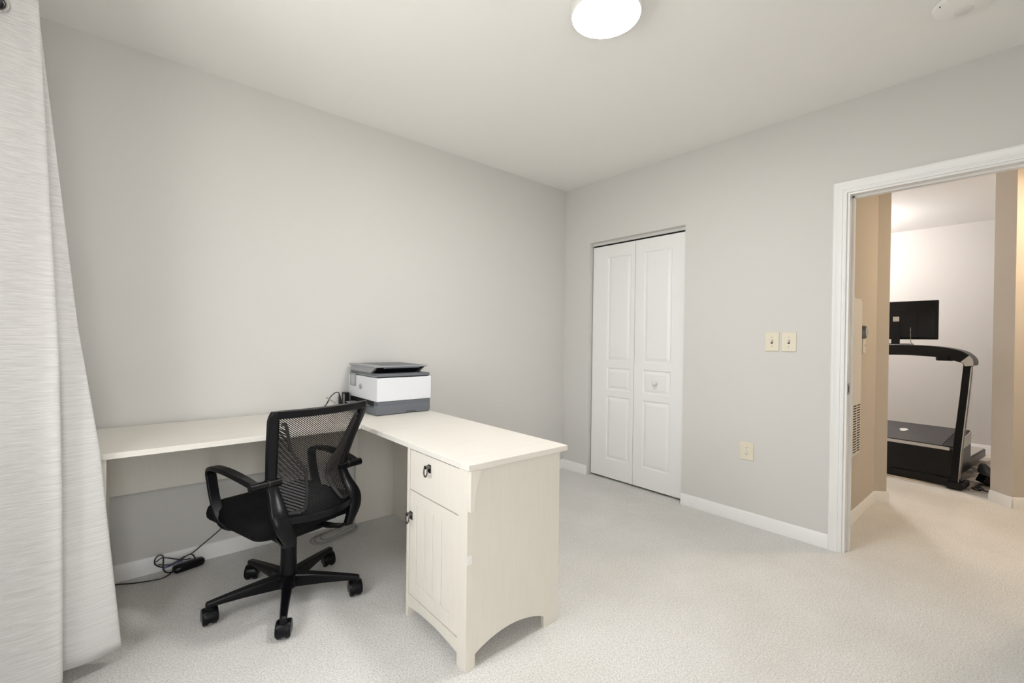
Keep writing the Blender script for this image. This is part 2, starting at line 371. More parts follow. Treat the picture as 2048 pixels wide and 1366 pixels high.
LX, LY = -1.672, -1.748
t = thing('ceiling_light', 'round glowing white flush ceiling light', 'ceiling light', (LX, LY, H))
bm = B(); lathe(bm, [(.001, H-.001), (.140, H-.001), (.146, H-.010), (.147, H-.060), (.140, H-.0665), (.138, H-.062), (.001, H-.062)], 48, Matrix.Translation((LX, LY, 0))); obj('housing', bm, 'white', t, smooth=True)
bm = B(); lathe(bm, [(.001, H-.063), (.1375, H-.063), (.1375, H-.0665), (.10, H-.070), (.001, H-.072)], 48, Matrix.Translation((LX, LY, 0))); obj('diffuser', bm, 'lamp', t, smooth=True)

SX, SY = -.575, -2.725
t = thing('smoke_detector', 'flat round off-white smoke detector on the ceiling near the doorway', 'smoke detector', (SX, SY, H))
bm = B(); lathe(bm, [(.001, H), (.098, H), (.10, H-.006), (.096, H-.016), (.07, H-.022), (.001, H-.024)], 40, Matrix.Translation((SX, SY, 0))); obj('body', bm, 'ceil', t, smooth=True)
bm = B(); lathe(bm, [(.001, H-.021), (.030, H-.021), (.030, H-.0245), (.026, H-.026), (.001, H-.0265)], 28, Matrix.Translation((SX+.035, SY+.005, 0))); obj('sensor_vent', bm, 'sensor', t, smooth=True)
boxes('indicator', 'almonddark', [(SX-.060, SX-.050, SY+.066, SY+.070, H-.0185, H-.0160)], t)

# ------------------------------------------------------------------ L-shaped desk
D = .765; TT = .024
XL, XR, XI = -3.285, -1.7225, -2.246; YB, YM, YE = -.022, -.6455, -1.6145
t = desk = thing('l_shaped_desk', 'antique white L-shaped desk with drawer, cupboard and grey ring pulls', 'desk', (-2.5, -.6, 0))
boxes('long_top', 'desktop', [(XL, XI, YM, YB, D-TT, D)], t, .0025)
boxes('return_top', 'desktop', [(XI+.0006, XR, YE, YB, D-TT, D)], t, .0025)
LZ = D-TT
boxes('end_panel', 'desk', [(XL+.012, XL+.032, -.62, -.07, .0, LZ)], t, .001)
boxes('end_post', 'desk', [(XL+.006, XL+.050, -.632, -.600, 0, LZ)], t, .0015)
boxes('end_post', 'desk', [(XL+.006, XL+.050, -.085, -.055, 0, LZ)], t, .0015)
boxes('modesty_panel', 'desk', [(XL+.050, -2.036, -.085, -.067, .445, LZ)], t, .001)
boxes('corner_panel', 'desk', [(-2.036, -1.772, -.052, -.034, .0, LZ)], t, .001)
boxes('return_back_panel', 'desk', [(-1.772, -1.754, -1.13, -.034, .0, LZ)], t, .001)
for (hx, hz) in ((-3.10, .60), (-2.00, .70), (-1.93, .655)):
    bm = B(); lathe(bm, [(.0005, 0), (.006, 0), (.006, .0012), (.0005, .0012)], 12, Matrix.Translation((hx, -.0853 if hx < -2.04 else -.0525, hz)) @ Matrix.Rotation(math.pi/2, 4, 'X')); obj('cam_cover', bm, 'slot' if hx > -2.5 else 'desk', t)
# cabinet: X -2.236 .. -1.748, Y -1.595 .. -1.135
CX0, CX1, KY0, KY1 = -2.236, -1.748, -1.592, -1.135
def arch(u0, u1, zend, ztop, n=14): return [(u0+(u1-u0)*k/n, zend+(ztop-zend)*math.sin(math.pi*k/n)**.8) for k in range(n+1)]
bm = B(); prism(bm, [(CX0+.02, 0), (CX0+.045, 0)] + arch(CX0+.045, CX1-.085, .050, .092) + [(CX1-.085, 0), (CX1, 0), (CX1, LZ), (CX0+.02, LZ)], 1, KY0, KY0+.018)
obj('side_panel', bm, 'desk', t)
bm = B(); prism(bm, [(CX0+.02, 0), (CX0+.045, 0)] + arch(CX0+.045, CX1-.085, .050, .092) + [(CX1-.085, 0), (CX1, 0), (CX1, LZ), (CX0+.02, LZ)], 1, KY1-.018, KY1)
obj('side_panel', bm, 'desk', t)
boxes('front_post', 'desk', [(CX0, CX0+.028, KY0-.003, KY0+.055, 0, LZ)], t, .0015)
boxes('front_post', 'desk', [(CX0, CX0+.028, KY1-.019, KY1+.001, 0, LZ)], t, .0015)
bm = B(); prism(bm, [(KY0+.055, .098), (KY0+.055, .040)] + arch(KY0+.055, KY1-.019, .040, .057)[1:-1] + [(KY1-.019, .040), (KY1-.019, .098)], 0, CX0+.004, CX0+.022)
obj('arched_apron', bm, 'desk', t)
boxes('cabinet_floor', 'desk', [(CX0+.022, CX1, KY0+.018, KY1-.018, .10, .116)], t)
boxes('cabinet_back', 'desk', [(CX1-.012, CX1, KY0+.018, KY1-.018, .116, LZ)], t)
bm = B(); prism(bm, [(CX0+.002, LZ), (CX0+.046, LZ), (CX0+.046, LZ-.020), (CX0+.040, LZ-.040), (CX0+.030, LZ-.060), (CX0+.024, LZ-.085), (CX0+.022, LZ-.15), (CX0+.002, LZ-.15)], 1, KY0-.021, KY0-.003)
obj('corbel', bm, 'desk', t, .001)
bm = B(); prism(bm, [(CX0+.003, .395), (CX0+.022, .395), (CX0+.022, .425), (CX0+.003, .425)], 1, KY0-.0055, KY0-.003); obj('edge_chip', bm, 'white', t)
dw = boxes('drawer', 'desk', [(CX0+.003, CX0+.020, KY0+.058, KY1-.022, .560, .733)], t, .0015)
dd = bpy.data.objects.new('door', None)
bm = B(); fy0, fy1 = KY0+.058, KY1-.022; dz0, dz1 = .103, .5555
st = .055
for b_ in ((fy0, fy0+st), (fy1-st, fy1)): box(bm, CX0+.003, CX0+.020, b_[0], b_[1], dz0, dz1)
box(bm, CX0+.003, CX0+.020, fy0+st, fy1-st, dz1-.055, dz1); box(bm, CX0+.003, CX0+.020, fy0+st, fy1-st, dz0, dz0+.06)
door = obj('cupboard_door', bm, 'desk', t, .0012)
pw = (fy1-fy0-2*st)/4
for k in range(4):
    a = fy0+st+k*pw
    boxes('plank', 'desk', [(CX0+.0065, CX0+.018, a+.0012, a+pw-.0012, dz0+.06, dz1-.055)], door, .0018)
def pull(parent, y, z):
    b_ = boxes('ring_pull', 'pewter', [(CX0-.0005, CX0+.003, y-.011, y+.011, z-.004, z+.030)], parent, .0012)
    bm = B(); box(bm, CX0-.020, CX0-.0005, y-.009, y+.009, z+.016, z+.027)
    pts = [(CX0-.015-.004*math.sin(math.pi*k/16), y+.0125*math.cos(a), z+.004+.016*math.sin(a)*1.25) for k, a in enumerate([math.pi*.62+2*math.pi*.88*k/16 for k in range(17)])]
    tube(bm, pts, .0032, 8)
    obj('ring_pull', bm, 'pewter', parent, smooth=True)
pull(dw, -1.322, .672)
pull(door, -1.172, .435)

# ------------------------------------------------------------------ printer
PX0, PX1, PY0, PY1 = -2.082, -1.725, -.462, -.022
t = prn = thing('printer', 'white and slate grey multifunction printer with a feeder tray on the desk corner', 'printer', (-1.9, -.24, D))
bm = B()
box(bm, PX0+.012, PX1-.002, PY0+.006, PY1-.006, D+.004, D+.082)
obj('tray_base', bm, 'pgrey', t, .006)
bm = B(); prism(bm, [(PX0-.002, D+.003), (PX1-.115-.06, D+.003), (PX1-.115-.055, D+.016), (PX1-.155+.045, D+.016), (PX1-.105, D+.003), (PX1-.012, D+.003), (PX1-.012, D+.058), (PX0-.002, D+.058)], 1, PY0-.0015, PY0+.035)
obj('paper_cassette', bm, 'pgrey', t, .003)
boxes('cassette_front', 'pgrey', [(PX0-.004, PX0+.014, PY0+.035, PY1-.012, D+.003, D+.045)], t, .004)
boxes('output_slot', 'pdark', [(PX0+.008, PX0+.03, PY0+.07, PY1-.02, D+.050, D+.081)], t)
boxes('output_tray', 'pgrey2', [(PX0-.05, PX0+.02, PY0+.12, PY1-.09, D+.046, D+.052)], t, .002)
boxes('body', 'pwhite', [(PX0, PX1, PY0, PY1, D+.080, D+.218)], t, .005)
for fx in (PX0+.02, PX1-.05):
    for fy in (PY0+.02, PY1-.05): boxes('rubber_foot', 'rubber', [(fx, fx+.03, fy, fy+.03, D, D+.005)], t)
boxes('scanner_gap', 'pdark', [(PX0+.014, PX1-.014, PY0+.014, PY1-.014, D+.217, D+.224)], t)
boxes('scanner_lid', 'pgrey', [(PX0+.010, PX1-.006, PY0+.008, PY1-.008, D+.223, D+.241)], t, .004)
boxes('status_strip', 'pgrey2', [(PX0+.008, PX0+.020, PY0+.02, PY1-.02, D+.2225, D+.227)], t)
bm = B()    # document feeder: dark hopper flaring up to a wide tray
zt0, zt1 = D+.241, D+.276
def hopper(y):
    return None
ya, yb = PY0+.10, PY1-.01
loft(bm, [[(PX0+.055, ya, zt0), (PX1-.065, ya, zt0), (PX1-.065, yb, zt0), (PX0+.055, yb, zt0)], [(PX0+.018, PY0+.045, zt1), (PX1-.020, PY0+.045, zt1), (PX1-.020, yb, zt1), (PX0+.018, yb, zt1)]])
obj('feeder_throat', bm, 'pdark', t)
bm = B(); prism(bm, [(ya+.02, zt0), (yb+.002, zt0), (yb+.002, zt1+.002), (PY0+.05, zt1+.002)], 0, PX0+.012, PX0+.030); obj('feeder_cheek', bm, 'pgrey2', t, .002)
bm = B(); prism(bm, [(ya+.02, zt0), (yb+.002, zt0), (yb+.002, zt1+.002), (PY0+.05, zt1+.002)], 0, PX1-.032, PX1-.014); obj('feeder_cheek', bm, 'pgrey2', t, .002)
tr = boxes('feeder_tray', 'pgrey2', [(PX0+.002, PX1-.002, PY0+.045, PY1-.004, zt1, zt1+.010)], t, .003)
boxes('tray_recess', 'pgrey', [(PX0+.07, PX1-.02, PY0+.06, PY1-.03, zt1+.0095, zt1+.0108)], tr)
boxes('paper_guide', 'pgrey', [(PX0+.06, PX1-.06, PY0+.0425, PY0+.05, zt1-.005, zt1+.004)], tr, .001)
sc = boxes('control_panel', 'pgrey2', [(PX0-.006, PX0+.004, -.150, -.060, D+.148, D+.228)], t, .003)
boxes('touch_screen', 'screen', [(PX0-.0068, PX0-.0055, -.140, -.083, D+.160, D+.215)], sc)
bm = B(); ly, lz, lr = -.224, D+.151, .017
ringo = [(PX0-.0012, ly+lr*math.cos(a), lz+lr*math.sin(a)) for a in [2*math.pi*k/28 for k in range(29)]]
tube(bm, ringo, .0012, 6)
obj('maker_emblem', bm, 'pgrey2', t, smooth=True)
bm = text_mesh('hp', .026, .0006, .25); bmesh.ops.transform(bm, matrix=Matrix.Translation((PX0-.0008, ly, lz)) @ Matrix(((0,0,-1),(-1,0,0),(0,1,0))).to_4x4(), verts=bm.verts)
obj('maker_lettering', bm, 'pgrey2', t)

# cable and plug between printer and wall
bm = B(); tube(bm, catmull([(-2.30, -.10, D+.005), (-2.245, -.08, D+.03), (-2.215, -.07, D+.075), (-2.185, -.062, D+.100), (-2.160, -.058, D+.104), (-2.150, -.056, D+.085)], 8), .0032, 8)
pc = obj('printer_cable', bm, 'cable', smooth=True); tag(pc, 'thin black cable arching from the desk top beside the printer', 'cable')
bm = B(); tube(bm, [(-2.151, -.056, D+.088), (-2.149, -.056, D+.070), (-2.147, -.056, D+.050), (-2.146, -.056, D+.030)], [.0042, .0075, .0095, .0095], 12); obj('plug', bm, 'cable', pc, smooth=True)
bm = B(); tube(bm, catmull([(-2.24, -.085, D+.080), (-2.21, -.08, D+.060), (-2.18, -.075, D+.040)], 4), .004, 6); obj('cable_tie', bm, 'cableg', pc)
boxes('power_brick', 'pdark', [(-2.127, -2.097, -.085, -.030, D, D+.102)], None, .003)
o = bpy.data.objects['power_brick']; tag(o, 'small upright black power brick squeezed behind the printer', 'power brick')
boxes('highlight_strip', 'pgrey2', [(-2.1285, -2.1265, -.080, -.074, D+.01, D+.092)], o)  # grey strips colour in the highlights on the black brick
boxes('highlight_strip', 'pgrey2', [(-2.1285, -2.1265, -.066, -.060, D+.01, D+.092)], o)

# ------------------------------------------------------------------ office chair (local frame: x = right, y = forward)
PH = math.radians(104.7)
t = chair = thing('office_chair', 'black mesh-back office chair on five casters tucked at the desk', 'office chair', (-2.60, -.68, 0), PH-math.pi/2, world=False)
zb = [.923, .85, .75, .65, .607, .56, .51, .48, .44, .40, .365]
wo = [.236, .224, .206, .190, .186, .190, .206, .207, .197, .176, .154]
wi = [.196, .184, .165, .151, .147, .144, .143, .141, .132, .122, .113]
fb = [-.268, -.242, -.200, -.167, -.160, -.190, -.235, -.252, -.262, -.262, -.258]
def interp(z, A):
    for k in range(len(zb)-1):
        if zb[k] >= z >= zb[k+1]:
            s = (zb[k]-z)/(zb[k]-zb[k+1]); return A[k]+(A[k+1]-A[k])*s
    return A[0] if z > zb[0] else A[-1]
def sm(z, A):  # smoothed
    return (interp(min(.923, z+.015), A)+2*interp(z, A)+interp(max(.365, z-.015), A))/4
def bow(s, z):  # how far the back bows rearward between the side members
    w = interp(z, wi); d = .028 + .030*max(0, 1-abs(z-.62)/.32)
    return d*max(0, 1-(s/w)**2)
bm = B(); td = .012
for sg in (-1, 1):
    rings = []
    N = 44
    for k in range(N+1):
        z = .923-(.923-.365)*k/N
        o_, i_, f_ = sm(z, wo), sm(z, wi), sm(z, fb)
        if k < 4: o_ -= .016*(1-k/4)**2
        rings.append([(sg*o_, f_+td+.004, z), (sg*o_, f_-td+.008, z), (sg*(o_-.010), f_-td, z), (sg*(i_+.010), f_-td-.004, z), (sg*i_, f_-td+.002, z), (sg*i_, f_+td, z)])
    loft(bm, rings)
def crossbar(z0, z1, tdd, n=16, wfun=None):
    rings = []
    for k in range(n+1):
        s = -1+2*k/n; zm = (z0+z1)/2; w = sm(zm, wi)+.012; x = s*w
        f_ = sm(zm, fb)-bow(x if abs(x) < sm(zm, wi) else sm(zm, wi), zm)
        rings.append([(x, f_+tdd, z1), (x, f_+tdd, z0), (x, f_-tdd, z0+.003), (x, f_-tdd, z1-.003)])
    loft(bm, rings)
crossbar(.888, .9235, .012); crossbar(.452, .486, .012)
obj('back_frame', bm, 'black', t, .003)
# mesh threads
bm = B()
def surf(s, z): return Vector((s, sm(z, fb)-bow(s, z)+.004, z))
def thread(p0, p1, w, n):
    pts = []
    for k in range(n+1):
        s = p0[0]+(p1[0]-p0[0])*k/n; z = p0[1]+(p1[1]-p0[1])*k/n
        pts.append((s, z))
    dx, dz = p1[0]-p0[0], p1[1]-p0[1]; L_ = math.hypot(dx, dz)
    if L_ < 1e-5: return
    ox, oz = -dz/L_*w/2, dx/L_*w/2
    prev = None
    for s, z in pts:
        a = bm.verts.new(surf(s+ox, z+oz)); b_ = bm.verts.new(surf(s-ox, z-oz))
        if prev: bm.faces.new((prev[0], prev[1], b_, a))
        prev = (a, b_)
ZT, ZB = .892, .484
pitch = .0062
def inside_span(c, slope):   # line z = c + slope*s clipped to the opening
    pts = []
    for k in range(241):
        s = -.2+.4*k/240; z = c+slope*s
        if ZB <= z <= ZT and abs(s) <= interp(z, wi)+.002: pts.append((s, z))
    return (pts[0], pts[-1]) if len(pts) > 1 else None
for k in range(140):
    c = .30+pitch*1.25*k*1.0
    q = inside_span(c, -.80)
    if q: thread(q[0], q[1], .0034, 12)
z = ZB+.003
while z < ZT:
    w = interp(z, wi); thread((-w, z), (w, z), .0005, 10); z += .0062
o = obj('mesh_panel', bm, 'wire', t); o['kind'] = 'stuff'
# slotted lumbar wings
for sg in (-1, 1):
    bm = B()
    outer = [(.178, .866), (.160, .855), (.120, .745), (.060, .660), (.048, .630), (.056, .570), (.082, .512), (.105, .500), (.145, .497)]
    oc = catmull([(a, b_, 0) for a, b_ in outer], 5)
    rim = [surf(sg*q.x, q.y)+Vector((0, -.010, 0)) for q in oc]
    for a, b_ in zip(rim, rim[1:]): pass
    ribbon(bm, rim, (0, 1, 0), .006, [.012]*len(rim))
    for k in range(26):
        z0 = .515+k*.0133
        # slat runs inward and down from the side member
        x0 = interp(z0, wi)+.002
        best = None
        for q in oc:
            zz_ = z0-.55*(x0-q.x)
            if abs(zz_-q.y) < .009: best = (q.x, zz_); break
        if best and x0-best[0] > .012:
            n = 6; pts = [surf(sg*(x0+(best[0]-x0)*j/n), z0+(best[1]-z0)*j/n)+Vector((0, -.009, 0)) for j in range(n+1)]
            ribbon(bm, pts, (0, 1, 0), .004, .0062)
    obj('lumbar_wing', bm, 'lumbar', t)
# seat
def rrect(w, d0, d1, r, n=6):
    pts = []
    for cx, cy, a0 in ((w-r, d1-r, 0), (-w+r, d1-r, 90), (-w+r, d0+r, 180), (w-r, d0+r, 270)):
        for k in range(n+1):
            a = math.radians(a0+90*k/n); pts.append((cx+r*math.cos(a), cy+r*math.sin(a)))
    return pts
bm = B(); rings = []
for ins, z in ((.035, .378), (.012, .388), (.002, .405), (0, .425), (.006, .445), (.022, .460), (.05, .468), (.11, .469), (.17, .464)):
    rings.append([(x, y, z + (-.018*max(0, (y-.16)/.12)**2 if y > .16 else 0) + (.006*(abs(x)/.24)**2 if z > .44 else 0)) for x, y in rrect(.242-ins, -.205+ins, .312-ins, max(.02, .060-ins*.25))])
loft(bm, rings); obj('seat', bm, 'fabric', t, smooth=True)
bm = B(); rings = [[(x, y, z) for x, y in rrect(.19, -.15, .21, .06)] for z in (.366, .379)]
loft(bm, rings); obj('seat_pan', bm, 'black', t)
bm = B(); box(bm, -.11, .11, -.11, .14, .318, .367); obj('tilt_mechanism', bm, 'black', t, .012)
for sg in (-1, 1):
    bm = B(); ribbon(bm, [(sg*.133, -.262, .375), (sg*.13, -.225, .352), (sg*.11, -.16, .343), (sg*.09, -.08, .343)], (1, 0, 0), .04, .012)
    obj('back_bracket', bm, 'black', t, .002)
# arms
for sg in (-1, 1):
    bm = B()
    path = catmull([(sg*.236, -.168, .615), (sg*.242, -.09, .628), (sg*.246, .03, .638), (sg*.246, .13, .637), (sg*.244, .192, .629), (sg*.242, .218, .606), (sg*.240, .210, .565), (sg*.238, .188, .50), (sg*.236, .150, .435), (sg*.230, .115, .393), (sg*.21, .095, .376), (sg*.16, .085, .370)], 5)
    n = len(path)
    ww = [.030+.016*math.sin(min(1, k/(n*.35))*math.pi/2) - .008*(k/n) for k in range(n)]
    tt = [.026-.008*min(1, k/(n*.3)) for k in range(n)]
    # keep the width vector lateral until the bracket turns under the seat
    rings = []
    for k, q in enumerate(path):
        d = (path[min(k+1, n-1)]-path[max(k-1, 0)]).normalized()
        side = Vector((1, 0, 0)) if k < n*.72 else Vector((1, 0, 0)).lerp(Vector((0, 1, 0)), min(1, (k-n*.72)/(n*.2)))
        side = (side-d*side.dot(d)).normalized(); nr = side.cross(d).normalized()
        rings.append([q+side*ww[k]/2+nr*tt[k]/2, q-side*ww[k]/2+nr*tt[k]/2, q-side*ww[k]/2-nr*tt[k]/2, q+side*ww[k]/2-nr*tt[k]/2])
    loft(bm, rings)
    a = obj('armrest', bm, 'black', t, .004)
    bm = B(); tube(bm, [(sg*.259, -.172, .613), (sg*.135, -.172, .613)], .0165, 18); obj('arm_pivot', bm, 'black', a, smooth=True)
    bm = B(); tube(bm, [(sg*.2605, -.172, .613), (sg*.257, -.172, .613)], .0105, 14); obj('pivot_hole', bm, 'pdark', a)
    bm = B(); tube(bm, [(sg*.190, -.172, .613), (sg*.184, -.172, .613)], .0178, 18); obj('pivot_collar', bm, 'lumbar', a, smooth=True)
# column, star base, casters
bm = B(); lathe(bm, [(.001, .10), (.040, .10), (.036, .13), (.034, .20), (.034, .285), (.020, .29), (.014, .292), (.014, .325), (.001, .325)], 24); obj('gas_lift_cover', bm, 'black', t, smooth=True)
bm = B(); lathe(bm, [(.001, .060), (.044, .062), (.050, .075), (.050, .105), (.042, .122), (.001, .124)], 24); obj('hub', bm, 'black', t, smooth=True)
A0 = math.radians(36.5)-(PH-math.pi/2)
RL = .305
for k in range(5):
    a = A0+2*math.pi*k/5; d = Vector((math.cos(a), math.sin(a), 0)); sd = Vector((-math.sin(a), math.cos(a), 0))
    bm = B(); rings = []
    for s, zt_, hh, w in ((.030, .122, .060, .046), (.10, .120, .052, .042), (.18, .113, .038, .037), (.25, .106, .028, .033), (RL-.012, .101, .022, .031), (RL+.012, .098, .030, .028), (RL+.016, .090, .020, .026)):
        q = d*s
        rings.append([q+sd*w*.36+Vector((0, 0, zt_)), q+sd*w*.5+Vector((0, 0, zt_-.008)), q+sd*w*.42+Vector((0, 0, zt_-hh)), q-sd*w*.42+Vector((0, 0, zt_-hh)), q-sd*w*.5+Vector((0, 0, zt_-.008)), q-sd*w*.36+Vector((0, 0, zt_))])
    loft(bm, rings); lg = obj('base_leg', bm, 'black', t, .003)
    c = d*RL; ca = math.radians(60)+(.25, -.2, .3, -.15, .1)[k]; cd = Vector((math.cos(ca), math.sin(ca), 0)); cs = Vector((-math.sin(ca), math.cos(ca), 0))
    bm = B(); tube(bm, [c+Vector((0, 0, .085)), c+Vector((0, 0, .060))], .011, 14)
    cc = c+cd*.010
    Mx = Matrix.Translation(cc+Vector((0, 0, .034))) @ Matrix((cs, cd, Vector((0, 0, 1)))).transposed().to_4x4()
    rr = []
    for x, sc_ in ((-.029, .80), (-.0285, .90), (-.025, .98), (-.018, 1.0), (.018, 1.0), (.025, .98), (.0285, .90), (.029, .80)):
        rr.append([Mx @ Vector((x, .037*sc_*math.cos(b_), .037*sc_*math.sin(b_))) for b_ in [math.radians(-38+218*j/14) for j in range(15)]] + [Mx @ Vector((x, -.030*sc_, -.016))])
    loft(bm, rr)
    tube(bm, [c+Vector((0, 0, .066)), c+Vector((0, 0, .076))], .016, 16)
    cs_o = obj('caster', bm, 'black', t, smooth=True)
    for x in (-.0265, .0065):
        bm = B(); w_ = .020
        lathe(bm, [(.001, x), (.026, x), (.0325, x+.003), (.0325, x+w_-.003), (.026, x+w_), (.001, x+w_)], 22, Matrix.Translation(cc+Vector((0, 0, .0325))) @ Matrix((cd, Vector((0, 0, 1)), cs)).transposed().to_4x4())
        obj('wheel', bm, 'rubber', cs_o, smooth=True)

# ------------------------------------------------------------------ curtain on its rod
t = thing('curtain', 'light grey heathered grommet curtain hanging by the window beside the desk', 'curtain', (-3.5, -.85, 0))
ZTOP, ZHEM = 2.275, .062
def lerp_tab(z, tab):
    for (z0, x0), (z1, x1) in zip(tab, tab[1:]):
        if z0 >= z >= z1: return x0+(x1-x0)*(z0-z)/(z0-z1)
    return tab[0][1] if z > tab[0][0] else tab[-1][1]
A_ = [(2.28, -3.402), (1.727, -3.377), (1.165, -3.349), (.673, -3.338), (.06, -3.333)]
B_ = [(2.28, -3.413), (1.796, -3.366), (1.249, -3.313), (.801, -3.252), (.43, -3.220), (.06, -3.187)]
bm = B(); uv = bm.loops.layers.uv.new('UVMap')
NV = 60; cols = None; grid = []
for j in range(NV+1):
    z = ZTOP+(ZHEM-ZTOP)*j/NV; s = j/NV
    xa, xb = lerp_tab(z, A_), lerp_tab(z, B_)
    w = .010*math.sin(9*s+.5)*s
    plan = [(-3.585, -1.20), (-3.50, -1.155), (-3.475-.02*s, -1.09), (-3.54, -1.03), (-3.59, -.985), (-3.56, -.915), (-3.49, -.880+w), ((xa-3.49)/2, -.866-.012*s+w), (xa-.012, -.862-.01*s), (xa, -.850), (xa-.018, -.835), (xa-.07, -.818), (xa-.085-.02*s, -.800), (xa-.03, -.775), ((xa+xb)/2-.03, -.758-.018*s+w), (xb-.02, -.746-.006*s), (xb, -.737), (xb-.014, -.722), (xb-.09, -.712), (-3.48, -.72), (-3.56, -.73)]
    grid.append(catmull([(x, y, z) for x, y in plan], 5))
V = [[bm.verts.new(q) for q in row] for row in grid]
acc = [0]
for a, b_ in zip(grid[0], grid[0][1:]): acc.append(acc[-1]+(b_-a).length)
for j in range(NV):
    for i in range(len(V[0])-1):
        f = bm.faces.new((V[j][i], V[j][i+1], V[j+1][i+1], V[j+1][i]))
        for lp, (ii, jj) in zip(f.loops, ((i, j), (i+1, j), (i+1, j+1), (i, j+1))): lp[uv].uv = (acc[ii], (1-jj/NV)*2.2)
cl = obj('panel', bm, 'curtain', t, smooth=False)
for pl in cl.data.polygons: pl.use_smooth = True
so = cl.modifiers.new('cloth', 'SOLIDIFY'); so.thickness = .0016
def grommet(x, y, z):
    bm = B(); R_, r_ = .0225, .0062; rings = []
    for k in range(28):
        a = 2*math.pi*k/28
        rings.append([(x+(R_+r_*math.cos(b_))*math.cos(a), y+.6*r_*math.sin(b_), z+(R_+r_*math.cos(b_))*math.sin(a)) for b_ in [2*math.pi*m_/8 for m_ in range(8)]])
    rings.append(rings[0]); loft(bm, rings, cap=False)
    obj('grommet', bm, 'chrome', t, smooth=True)
grommet(-3.484, -.8855, 2.213)
rod = thing('curtain_rod', 'black metal curtain rod through the curtain grommets', 'curtain rod', (-3.484, -1.9, 2.213))
bm = B(); tube(bm, [(-3.484, -.66, 2.213), (-3.484, -3.0, 2.213)], .0145, 16); obj('rod', bm, 'cable', rod, smooth=True)
for yy in (-.645, -3.015):
    bm = B(); lathe(bm, [(.001, -.025), (.015, -.02), (.024, 0), (.015, .02), (.001, .025)], 16, Matrix.Translation((-3.484, yy, 2.213)) @ Matrix.Rotation(math.pi/2, 4, 'X')); obj('finial', bm, 'cable', rod, smooth=True)
for yy in (-.69, -2.96):
    bm = B(); box(bm, XW, -3.484, yy-.006, yy+.006, 2.195, 2.20); box(bm, XW, XW+.005, yy-.02, yy+.02, 2.15, 2.24); obj('bracket', bm, 'cable', rod)

# ------------------------------------------------------------------ cables under the desk
t = thing('power_adapter', 'black laptop power adapter with bundled cable on the carpet under the desk', 'power adapter', (-2.92, -.065, 0))
bm = B(); Ma = Matrix.Translation((-2.925, -.070, .021)) @ Matrix.Rotation(math.radians(14), 4, 'Z')
rings = []
for x, k in ((-.068, .7), (-.060, .95), (-.03, 1), (.04, 1), (.060, .92), (.068, .6)):
    rings.append([Ma @ Vector((x, y*k, z*k)) for y, z in ((-.022, -.016), (.022, -.016), (.026, -.006), (.024, .010), (.014, .017), (-.014, .017), (-.024, .010), (-.026, -.006))])
loft(bm, rings); obj('brick', bm, 'blackdark', t, smooth=True)
bm = B(); tube(bm, catmull([(-3.24, -.050, .006), (-3.20, -.060, .009), (-3.155, -.080, .006), (-3.09, -.105, .006), (-3.03, -.112, .006), (-2.99, -.085, .014)], 8), .0030, 8); obj('mains_lead', bm, 'cable', t, smooth=True)
bm = B(); tube(bm, catmull([(-2.895, -.062, .034), (-2.905, -.058, .060), (-2.925, -.055, .068), (-2.97, -.055, .045), (-3.02, -.05, .030), (-3.06, -.05, .055), (-3.062, -.048, .085), (-3.045, -.046, .098), (-3.03, -.05, .085), (-3.03, -.06, .03), (-3.015, -.075, .012), (-2.985, -.085, .012)], 8), .0032, 8); obj('bundled_lead', bm, 'cable', t, smooth=True)
bm = B(); tube(bm, catmull([(-3.060, -.052, .070), (-3.03, -.05, .082), (-2.98, -.05, .060), (-2.94, -.05, .045), (-2.915, -.05, .044)], 8), .0028, 8); tube(bm, catmull([(-3.05, -.056, .055), (-3.0, -.06, .042), (-2.95, -.058, .062), (-2.91, -.05, .070), (-2.87, -.05, .098), (-2.80, -.05, .150), (-2.71, -.050, .225), (-2.60, -.052, .34), (-2.52, -.056, .48)], 8), .0030, 8); obj('output_lead', bm, 'cable', t, smooth=True)
bm = B(); tube(bm, [(-3.035, -.062, .030), (-2.99, -.060, .042), (-2.95, -.058, .046)], .0035, 6); obj('cable_tie', bm, 'blue', t)
t = thing('cable_coil', 'loose coil of grey cable lying on the carpet behind the chair', 'cable', (-2.2, -.14, 0))
for (cx, cy, a, b_, rot, dz) in ((-2.19, -.13, .145, .062, .35, 0), (-2.18, -.125, .125, .045, .45, .008), (-2.20, -.145, .155, .075, .25, .002)):
    bm = B(); tube(bm, [(cx+a*math.cos(u)*math.cos(rot)-b_*math.sin(u)*math.sin(rot), cy+a*math.cos(u)*math.sin(rot)+b_*math.sin(u)*math.cos(rot), .008+dz+.004*math.sin(3*u)) for u in [2*math.pi*k/40 for k in range(41)]], .0036, 7); obj('loop', bm, 'cableg', t, smooth=True)

# ------------------------------------------------------------------ hallway
HY = -2.13; C1 = Vector((1.228, HY)); dg_ = Vector((.690, -.724)).normalized(); dn = Vector((dg_.y, -dg_.x))   # dn points back to this room
dn = -dn if dn.x > 0 else dn
J0 = C1+dg_*.092; J1 = Vector((1.897, -2.832)); back_ = -dn
def quadwall(name, a, b_, th, z0, z1, mat):
    a = Vector(a); b_ = Vector(b_); n = th
    bm = B(); prism(bm, [tuple(a), tuple(b_), tuple(b_+n), tuple(a+n)], 2, z0, z1); return struct(obj(name, bm, mat))
struct(boxes('wall_hall_side', 'hallwall', [(.10, 1.228, HY, HY+.10, 0, H)]))
quadwall('wall_hall_diagonal', C1, J0, back_*.17, 0, H, 'hallwall')
quadwall('wall_hall_diagonal', J1, J1+dg_*1.0, back_*.17, 0, H, 'hallwall')
struct(boxes('wall_hall_end', 'hallwall', [(.10, 2.8, -3.75, -3.65, 0, H)]))
struct(boxes('wall_hall_near', 'hallwall', [(.0, .10, -3.70, YF-TH, 0, H)]))
